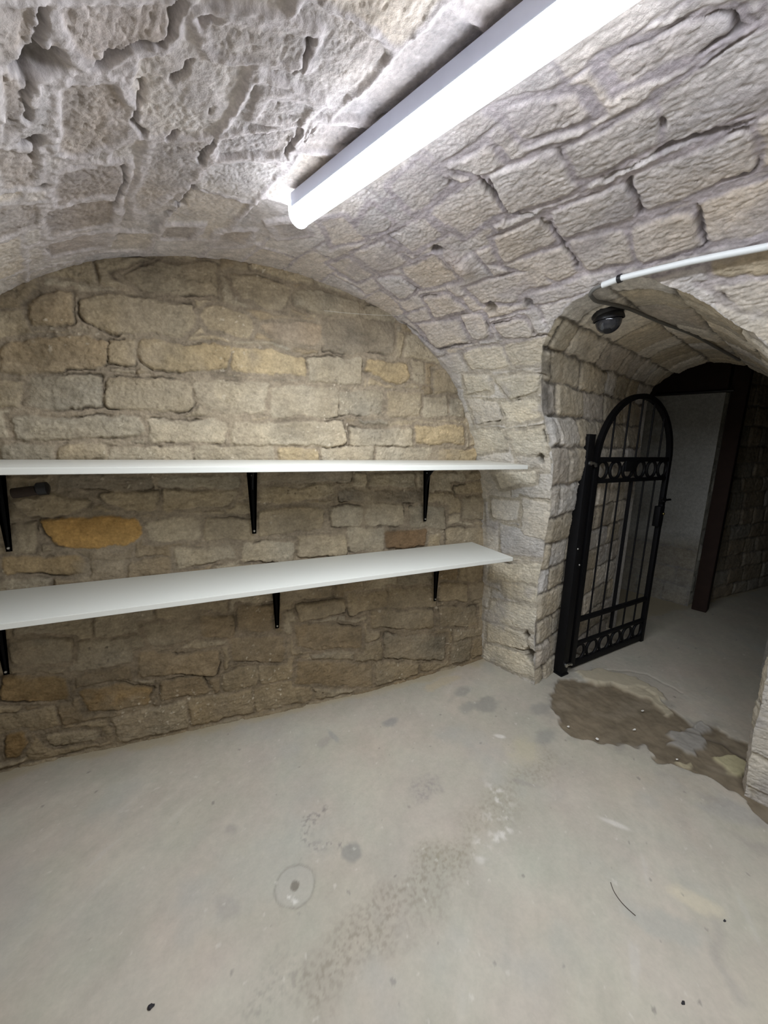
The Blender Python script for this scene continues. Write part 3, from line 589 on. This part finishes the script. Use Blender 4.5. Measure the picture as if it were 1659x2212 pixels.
def psd(Px):
    m = (X > Px[:, 0].min()-.25) & (X < Px[:, 0].max()+.25) & (Y > Px[:, 1].min()-.25) & (Y < Px[:, 1].max()+.25)
    r = np.full(X.shape, -.5); x = X[m]+.026*noise2(X[m]*11, Y[m]*11, 230)+.011*noise2(X[m]*31, Y[m]*31, 231); y = Y[m]+.026*noise2(X[m]*13, Y[m]*13, 232)+.007*noise2(X[m]*37, Y[m]*37, 233)
    dd = seg_d(x, y, list(Px)+[Px[0]]); r[m] = np.where(pin(Px, x, y), dd, -dd); return r
q = psd(DIRT); em = sstep(-.10, .0, q)*sstep(-.15, .35, fbm(X, Y, 9, 4, 262)); paint(em, (.30, .28, .24), .6); mk = sstep(-.006, .012, q); h = h+mk*.008*fbm(X, Y, 9, 4, 263); dn2 = fbm(X, Y, 20, 4, 218); h = h-mk*(.012-.004*dn2); paint(mk, (.172, .133, .085), .92); tone = tone*(1+mk*(.55*dn2*.5+.3*n2))[..., None]; paint(mk*sstep(.1, .5, fbm(X, Y, 6, 3, 221)), (.26, .215, .155), .6)
paint(sstep(.02, .0, np.abs(q))*sstep(-.1, .3, fbm(X, Y, 15, 3, 219)), (.24, .22, .19), .35)
SILL = fpoly([(1245, 1452), (1290, 1445), (1370, 1462), (1430, 1500), (1455, 1540), (1440, 1545), (1400, 1510), (1330, 1482), (1290, 1480), (1260, 1470)])
q = psd(SILL); mk = sstep(-.004, .015, q); h = h+mk*.016; paint(mk, (.46, .40, .29), .9)
SILL2 = fpoly([(1545, 1635), (1590, 1628), (1625, 1660), (1612, 1680), (1570, 1665)])
q = psd(SILL2); mk = sstep(-.004, .012, q); h = h+mk*.014; paint(mk, (.46, .41, .25), .9)
SILL3 = fpoly([(1460, 1640), (1490, 1638), (1500, 1655), (1475, 1660)])
q = psd(SILL3); mk = sstep(-.004, .012, q); h = h+mk*.01; paint(mk, (.44, .38, .25), .8)
q = psd(fpoly([(1445, 1585), (1520, 1560), (1530, 1600), (1500, 1625), (1450, 1610)])); mk = sstep(-.01, .01, q); h = h+mk*.012; paint(mk, (.33, .31, .28), .8)
q = line_d([(1290, 1445), (1370, 1452), (1400, 1458), (1470, 1495)], .008, 18); g = np.exp(-(q/.007)**2); h -= g*.012; paint(g, (.10, .09, .07), .7)
q = line_d([(1480, 1575), (1560, 1600), (1640, 1650)], .012, 14); g = np.exp(-(q/.012)**2); h -= g*.01; paint(g, (.11, .09, .07), .6)
# beyond: floor colour lightened, slightly greener, standing in for light the far space lacks
fb = sstep(2.3, 2.9, Pw+.2*n1); tone = tone*(C(1, 1, 1)+fb[..., None]*C(.20, .22, .20))
grid_mesh('floor', np.stack([X, Y, h], -1), tone, M_FLOOR)

# ------------------------------------------------------------------ LAMP
def lampw(s): return -.137+(s+.60)/(-1.472+.60)*.042
LS0, LS1 = -.595, -2.395
LZ = 2.196
Pa = sw(LS0, lampw(LS0), LZ); Pb = sw(LS1, lampw(LS1), LZ)
L = float(np.linalg.norm(Pb-Pa)); mid = (Pa+Pb)/2; ang = math.atan2(Pb[1]-Pa[1], Pb[0]-Pa[0])
lamp = tag(empty('batten_light', (mid[0], mid[1], LZ), ang), 'long white tubular batten light glowing along the crown of the stone vault', 'light')
bm = B()
pts = [(.033*math.cos(a), -.002+.033*math.sin(a)) for a in np.linspace(math.pi, 2*math.pi, 15)]+[(.033, .006), (-.033, .006)]
prism(bm, pts, 0, -L/2+.006, L/2-.006); obj('diffuser', bm, M_LAMP, lamp)
bm = B(); box(bm, (0, 0, .026), (L-.02, .068, .042), bev=.004); obj('housing', bm, M_ALU, lamp)
for sx in (-1, 1):
    bm = B(); pts2 = [(.035*math.cos(a), -.002+.035*math.sin(a)) for a in np.linspace(math.pi, 2*math.pi, 15)]+[(.035, .03), (-.035, .03)]
    prism(bm, pts2, 0, sx*(L/2-.006), sx*L/2); obj('end_cap', bm, M_LAMP if sx < 0 else M_WHITE, lamp)
al = bpy.data.lights.new('lamp_light', 'AREA'); al.shape = 'RECTANGLE'; al.size = L-.02; al.size_y = .05; al.energy = LAMP_WATTS; al.color = LAMP_COLOR
alo = bpy.data.objects.new('lamp_light', al); COL.objects.link(alo); alo.parent = lamp; alo.location = (0, 0, -.037)
for sx in (-.5, .5):
    bm = B(); box(bm, (sx, 0, .045), (.03, .05, .03), bev=.002); obj('mounting_clip', bm, M_ZINC, lamp)

# ------------------------------------------------------------------ SHELVES + BRACKETS
def shelf(x0, x1, xr, y0, y1, zt, th, label):
    bm = B(); v = []
    pts = [(x0, y0), (x1, y0), (xr, y1), (x0, y1)]
    prism(bm, pts, 2, zt-th, zt); bmesh.ops.bevel(bm, geom=[e for e in bm.edges], offset=.0015, segments=2, affect='EDGES')
    return tag(obj('shelf', bm, M_WHITE), label, 'shelf', 'white shelves on the back wall')
shelf(-.97, 1.508, 1.575, 1.525, 1.972, 1.392, .022, 'upper long white board shelf, at eye level on the stone wall')
shelf(-.97, 1.545, 1.53, 1.612, 1.972, .867, .022, 'lower long white board shelf, showing its broad top under the other')
def bracket(x, z, hv, label, first=None):
    if first is None:
        r = empty('shelf_bracket', (x, 1.97, z))
        def leg(nm, fn, n=14):
            bm = B(); L_, R_, M_ = [], [], []
            for i in range(n+1):
                t = i/n; hw = .026*(1-t)+.010*t; rib = .009*(1-.5*t)
                L_.append((fn(t, 0), -hw)); M_.append((fn(t, rib), 0)); R_.append((fn(t, 0), hw))
            prev = None
            for l, c_, r_ in zip(L_, M_, R_):
                row = [bm.verts.new((l[1], *l[0])), bm.verts.new((l[1]*.38, *l[0])), bm.verts.new((0, *c_[0])), bm.verts.new((r_[1]*.38, *r_[0])), bm.verts.new((r_[1], *r_[0]))]
                if prev:
                    for j in range(4): bm.faces.new((prev[j], prev[j+1], row[j+1], row[j]))
                prev = row
            bmesh.ops.solidify(bm, geom=bm.faces[:], thickness=.003)
            return obj(nm, bm, M_BLACK, r)
        leg('wall_plate', lambda t, q: (-.004-q, -.002-t*.338)); leg('shelf_arm', lambda t, q: (-.004-t*.33, -.002-q-.0))
        bm = B(); prism(bm, [(-.004, -.008), (-.006, -.13), (-.03, -.07), (-.07, -.035), (-.14, -.008)], 0, -.003, .003); obj('gusset', bm, M_BLACK, r)
        for zz in (-.325, -.05):
            bm = B(); lathe(bm, [(0, .0045), (.003, .004), (.005, .0015), (.005, -.006), (0, -.006)], 12)
            for vv in bm.verts: vv.co = Vector((vv.co.x, -vv.co.z-.009, vv.co.y+zz))
            sc = obj('screw', bm, M_ZINC, r); sc['label'] = 'pale screw head'
    else:
        r = first.copy(); COL.objects.link(r)
        for ch in first.children:
            c_ = ch.copy(); COL.objects.link(c_); c_.parent = r
        r.location = (x, 1.97, z)
    return tag(r, label, 'bracket', 'black shelf brackets')
b0 = bracket(.19, 1.368, .35, 'black steel bracket under middle of the upper shelf')
bracket(1.167, 1.368, .35, 'black steel bracket under right end of the upper shelf', b0)
bracket(-.742, 1.368, .35, 'black steel bracket under left end of the upper shelf, beside a dark peg', b0)
bracket(.288, .843, .35, 'black steel bracket under middle of the lower shelf', b0)
bracket(1.267, .843, .35, 'black steel bracket under right end of the lower shelf', b0)
bracket(-.812, .843, .35, 'black steel bracket under left end of the lower shelf, near the floor edge', b0)

# rusty iron bar let into the wall
pg = ony(96, 1057, 1.945); pl_ = ony(27, 1066, 1.947)
v1 = Vector(tuple(pl_-pg)); bar = empty('iron_bar', tuple(pg)); tag(bar, 'short rusty iron bar with a black knob end, on the wall below the upper shelf', 'bar')
bm = B(); tube(bm, [(0, 0, 0), tuple(v1*.3), tuple(v1*.6), tuple(v1)], [.017, .019, .020, .020], 14); obj('rod', bm, M_RUST, bar)
bm = B(); tube(bm, [(.016, 0, .004), (.010, 0, .004), (-.02, 0, .001), (-.026, 0, 0)], [.014, .026, .026, .019], 14); o = obj('knob', bm, M_BLACKP, bar); o['label'] = 'black knob end'

# ------------------------------------------------------------------ GATE
g0 = np.array([2.07, 1.64]); g1 = np.array([3.036, 1.716]); ga = math.atan2(g1[1]-g0[1], g1[0]-g0[0])
gate = tag(empty('garden_gate', (g0[0], g0[1], 0), ga), 'open black metal gate with arched top and rings on its post in the doorway', 'gate')
def gb(name, f, mat=M_BLACK, label=None):
    bm = B(); f(bm); o = obj(name, bm, mat, gate)
    if label: o['label'] = label
    return o
gb('post', lambda b: (box(b, (0, 0, .78), (.062, .062, 1.56), bev=.003), box(b, (0, 0, 1.562), (.064, .064, .006), bev=.002)))
gb('base_plate', lambda b: box(b, (.0, 0, .006), (.074, .072, .012), bev=.002))
U0, U1 = .105, .955; SZ = 1.40
gb('stile', lambda b: box(b, (U0, 0, (.03+SZ)/2), (.046, .03, SZ-.03), bev=.002))
gb('stile', lambda b: box(b, (U1, 0, (.0+SZ)/2), (.036, .03, SZ), bev=.002))
R = (U1-U0)/2; uc = (U0+U1)/2
gb('arch_hoop', lambda b: tube(b, [(uc-R*math.cos(t), 0, SZ+R*.99*math.sin(t)) for t in np.linspace(0, math.pi, 33)], .0155, square=True, up=(0, 1, 0)))
for z, hh in ((1.415, .03), (1.28, .025), (.355, .03), (.18, .022), (.035, .045)):
    gb('rail', lambda b: box(b, (uc, 0, z), (U1-U0, .022, hh), bev=.002))
gap = (U1-U0)/6
for k in range(1, 6):
    u = U0+gap*k
    gb('bar', lambda b: tube(b, [(u, 0, .18), (u, 0, 1.28)], .006, 8))
    zt = SZ+math.sqrt(max(0, R*R-(u-uc)**2)); gb('bar', lambda b: tube(b, [(u, 0, 1.41), (u, 0, zt)], .006, 8))
for k in range(6):
    u = U0+gap*(k+.5)
    gb('ring', lambda b: torus(b, (u, 0, 1.3475), .056, .010)); gb('ring', lambda b: torus(b, (u, 0, .107), .058, .010))
gb('stiffener', lambda b: tube(b, [(uc, .006, .2), (uc, .006, 1.27)], .0085, square=True))
gb('cover_plate', lambda b: box(b, (.46, -.016, 1.372), (.125, .01, .07), bev=.003))
o = gb('slide_bolt', lambda b: (tube(b, [(.865, -.026, 1.123), (1.01, -.026, 1.123)], .008, 10), box(b, (.925, -.02, 1.123), (.05, .02, .034), bev=.003), tube(b, [(.885, -.026, 1.123), (.885, -.05, 1.118)], .006, 8)))
lk = gb('lock_case', lambda b: box(b, (.935, 0, 1.0), (.062, .042, .15), bev=.004))
bm = B(); lathe(bm, [(0, .006), (.008, .006), (.009, 0), (0, 0)], 16)
for v in bm.verts: v.co = Vector((.955+v.co.x, -.022-v.co.z, 1.02+v.co.y))
ky = obj('keyhole_rose', bm, M_BRASS, lk); ky['label'] = 'brass keyhole rose'
for z in (1.395, .075):
    def hg(b):
        tube(b, [(.0, -.034, z), (.03, -.036, z), (.055, -.034, z-.006), (.07, -.026, z-.018)], .0085, 10); tube(b, [(.0, -.03, z), (.0, -.042, z)], .013, 12)
    gb('hinge', hg, M_ZINC, 'shiny zinc hinge bolt')
for u, z in ((-.015, .868), (.02, .76)):
    bm = B(); lathe(bm, [(0, .005), (.004, .0045), (.007, .001), (.007, 0), (0, 0)], 14)
    for v in bm.verts: v.co = Vector((u+v.co.x, -.031-v.co.z, z+v.co.y))
    o = obj('screw', bm, M_ZINC, gate); o['label'] = 'bright screw head on the post'

# ------------------------------------------------------------------ CONDUIT, CABLE, DOME CAMERA
def vsurf(x, y, off):
    s, t = vault_at(x, y); w, z, nw, nz = prof(t); q = sw(s, w+nw*off, z+nz*off); return q
cpts = [vsurf(1345, 588, .026), vsurf(1420, 570, .024), vsurf(1500, 550, .024), vsurf(1580, 535, .024), vsurf(1659, 519, .024)]
dirc = (cpts[-1]-cpts[0]); cpts.append(cpts[-1]+va*-.9)
con = empty('white_conduit', tuple(cpts[0])); tag(con, 'thin white plastic conduit running along the vault above the doorway', 'conduit')
loc = lambda pts, o: [tuple(np.array(p)-np.array(o)) for p in pts]
bm = B(); tube(bm, loc(cpts, cpts[0]), .010, 14); obj('tube', bm, M_PVC, con)
e0 = vsurf(1306, 606, .022)
bm = B(); tube(bm, loc([cpts[0]+(e0-cpts[0])*.10, e0], cpts[0]), .0105, 14); obj('end_sleeve', bm, M_PVC, con)
bm = B(); k = (e0-cpts[0])/np.linalg.norm(e0-cpts[0]); tube(bm, loc([cpts[0]-k*.004+0, cpts[0]+k*.008], cpts[0]), .0135, 14); o = obj('saddle_clip', bm, M_BLACKP, con); o['label'] = 'dark clip at the joint'
cab = [e0-k*.004]
def tun(x, y, off):
    Q, kk = tunnel_at(x, y); return Q+va*dn[kk, 0]*off+np.array([0, 0, dn[kk, 1]])*off
cab += [vsurf(1290, 610, .03), vsurf(1281, 620, .03), vsurf(1281, 630, .022), tun(1287, 638, .022), tun(1310, 644, .020), tun(1345, 652, .020), tun(1370, 660, .020), tun(1430, 685, .022), tun(1500, 712, .022), tun(1560, 745, .022), tun(1605, 770, .022)]
def smooth_path(pts, n=8):
    P_ = [Vector(p) for p in pts]; out = []
    for i in range(len(P_)-1):
        p0, p1, p2, p3 = P_[max(i-1, 0)], P_[i], P_[i+1], P_[min(i+2, len(P_)-1)]
        for j in range(n):
            t = j/n; out.append(.5*((2*p1)+(-p0+p2)*t+(2*p0-5*p1+4*p2-p3)*t*t+(-p0+3*p1-3*p2+p3)*t**3))
    out.append(P_[-1]); return out
o0 = Vector(cab[0]); bm = B(); tube(bm, [p-o0 for p in smooth_path(cab)], .0068, 10)
cb = tag(obj('grey_cable', bm, M_CABLE), 'dark grey cable looping out of the conduit into the passage ceiling', 'cable'); cb.location = o0
Q, kk = tunnel_at(1312, 668); nin = va*dn[kk, 0]+np.array([0, 0, dn[kk, 1]])
look = Vector(nin)*.75+Vector(-vp)*.55+Vector((0, 0, -.35)); look.normalize()
dome = empty('dome_camera', tuple(Q+nin*.012)); tag(dome, 'small black dome security camera under the passage ceiling near the arch', 'camera')
rotn = Vector((0, 0, 1)).rotation_difference(Vector(nin)).to_matrix()
bm = B(); lathe(bm, [(0, -.02), (.060, -.02), (.062, .008), (.056, .02), (0, .02)], 36)
for v in bm.verts: v.co = rotn @ v.co
obj('base', bm, M_BLACKP, dome)
rotl = Vector((0, 0, 1)).rotation_difference(look).to_matrix(); cc = Vector(nin)*.038
bm = B(); lathe(bm, [(0.0, .05)]+[(.050*math.sin(a), .050*math.cos(a)) for a in np.linspace(.08, 1.9, 22)]+[(0, -.016)], 40)
for v in bm.verts: v.co = rotl @ v.co+cc
obj('dome', bm, M_DOME, dome)
hd = (Vector(nin)*-.35+Vector((0, 0, 1))+Vector(-vp)*.15).normalized(); roth = Vector((0, 0, 1)).rotation_difference(hd).to_matrix()
bm = B(); lathe(bm, [(0, .060)]+[(.060*math.sin(a), .060*math.cos(a)) for a in np.linspace(.08, 1.5, 18)]+[(.0555*math.sin(a), .0555*math.cos(a)) for a in np.linspace(1.5, .08, 18)]+[(0, .0555)], 40)
for v in bm.verts: v.co = roth @ v.co+cc
obj('hood', bm, M_BLACKP, dome)
bm = B(); lathe(bm, [(0, .046), (.014, .046), (.016, .040), (.016, .03), (0, .03)], 20)
for v in bm.verts: v.co = rotl @ v.co+cc+look*.006
obj('lens', bm, M_BLACKP, dome)

# ------------------------------------------------------------------ TIMBERS in the far space
pc = np.array([4.17, 1.885]); bm = B()
box(bm, (0, 0, 1.22), (.13, .11, 2.44), bev=.006)
for v in bm.verts: v.co.x += .006*math.sin(v.co.z*3); v.co.y += .004*math.sin(v.co.z*5)
tp = tag(obj('timber_post', bm, M_WOOD), 'dark brown upright post in the gloom beyond the gate', 'post'); tp.location = (pc[0], pc[1], 0); tp.rotation_euler = (0, 0, VA)
bm = B(); box(bm, (0, 0, 0), (.14, 1.75, .30), bev=.006); fm = (FA+FB)/2
tb = tag(obj('timber_beam', bm, M_WOOD), 'dark horizontal beam over the grey recess wall beyond the gate', 'beam'); tb.location = (fm[0]-.01, fm[1], 2.13); tb.rotation_euler = (0, 0, VA)
bm = B(); pa_ = ony(1420, 856, 2.2); 
A_ = np.array([3.95, 2.42, 1.985]); tube(bm, [(0, 0, 0), tuple(np.array([4.13, 1.9, 1.985])-A_)], .012, 8)
tag(obj('dark_pipe', bm, M_BLACKP), 'thin dark pipe running level to the post behind the gate top', 'pipe').location = tuple(A_-np.array([.07, .02, 0]))

# ------------------------------------------------------------------ BITS ON THE FLOOR
def pebble(px, py, r, label, mat=M_STONECHIP, seed=1, sq=(1, .8, .6), name='pebble', group=None, cat='pebble'):
    rs = np.random.RandomState(seed); bm = B(); bmesh.ops.create_icosphere(bm, subdivisions=2, radius=r)
    for v in bm.verts:
        n = v.co.normalized(); k = 1+.22*math.sin(n.x*3+seed)+.18*math.cos(n.y*4+seed*2)+.06*rs.randn(); v.co = Vector((v.co.x*sq[0], v.co.y*sq[1], v.co.z*sq[2]))*k
    q = onz(px, py); o = tag(obj(name, bm, mat, smooth=True, ang=25), label, cat, group); o.location = (q[0], q[1], r*sq[2]*.75); return o
pebble(327, 2176, .0085, 'small black angular pebble on the concrete at the bottom left', seed=3)
pebble(1565, 1990, .005, 'tiny dark reddish pebble by a pale patch at lower right', seed=5, sq=(1, .55, .5))
pebble(1475, 2168, .0055, 'tiny dark grey pebble on the concrete in the bottom right corner', seed=6)
for i, (x, y, r, lb) in enumerate(((1388, 1536, .007, 'pale crumb on the brown earth, the one nearest the passage floor'), (1370, 1577, .008, 'pale long crumb in the middle of the brown earth patch'), (1462, 1641, .006, 'pale crumb by the small tan stone, rightmost of the crumbs'),
        (1290, 1597, .008, 'pale crumb at the lower edge of the brown earth, nearest the camera'), (1228, 1570, .007, 'pale crumb at the left edge of the brown earth, leftmost of the crumbs'))):
    pebble(x, y, r, lb, M_LIME, 11+i, (1.3, .7, .4), 'mortar_crumb', 'mortar crumbs on the threshold', 'crumb')
tw = [onz(*p, .003) for p in ((1319, 1906), (1326, 1925), (1340, 1946), (1356, 1963), (1373, 1978))]
bm = B(); o0 = Vector(tw[0]); tube(bm, [p-o0 for p in smooth_path(tw, 5)], .0012, 6)
tag(obj('twig', bm, M_TWIG), 'thin curved dark twig lying on the concrete floor', 'twig').location = o0
tw = [ony(700, 671, 1.9), ony(760, 677, 1.88), ony(830, 681, 1.86), ony(905, 680, 1.82)]
bm = B(); o0 = Vector(tw[0]); tube(bm, [p-o0 for p in smooth_path(tw, 6)], .0006, 5)
tag(obj('cobweb_thread', bm, M_THREAD), 'single pale cobweb thread strung across the arch corner', 'cobweb').location = o0
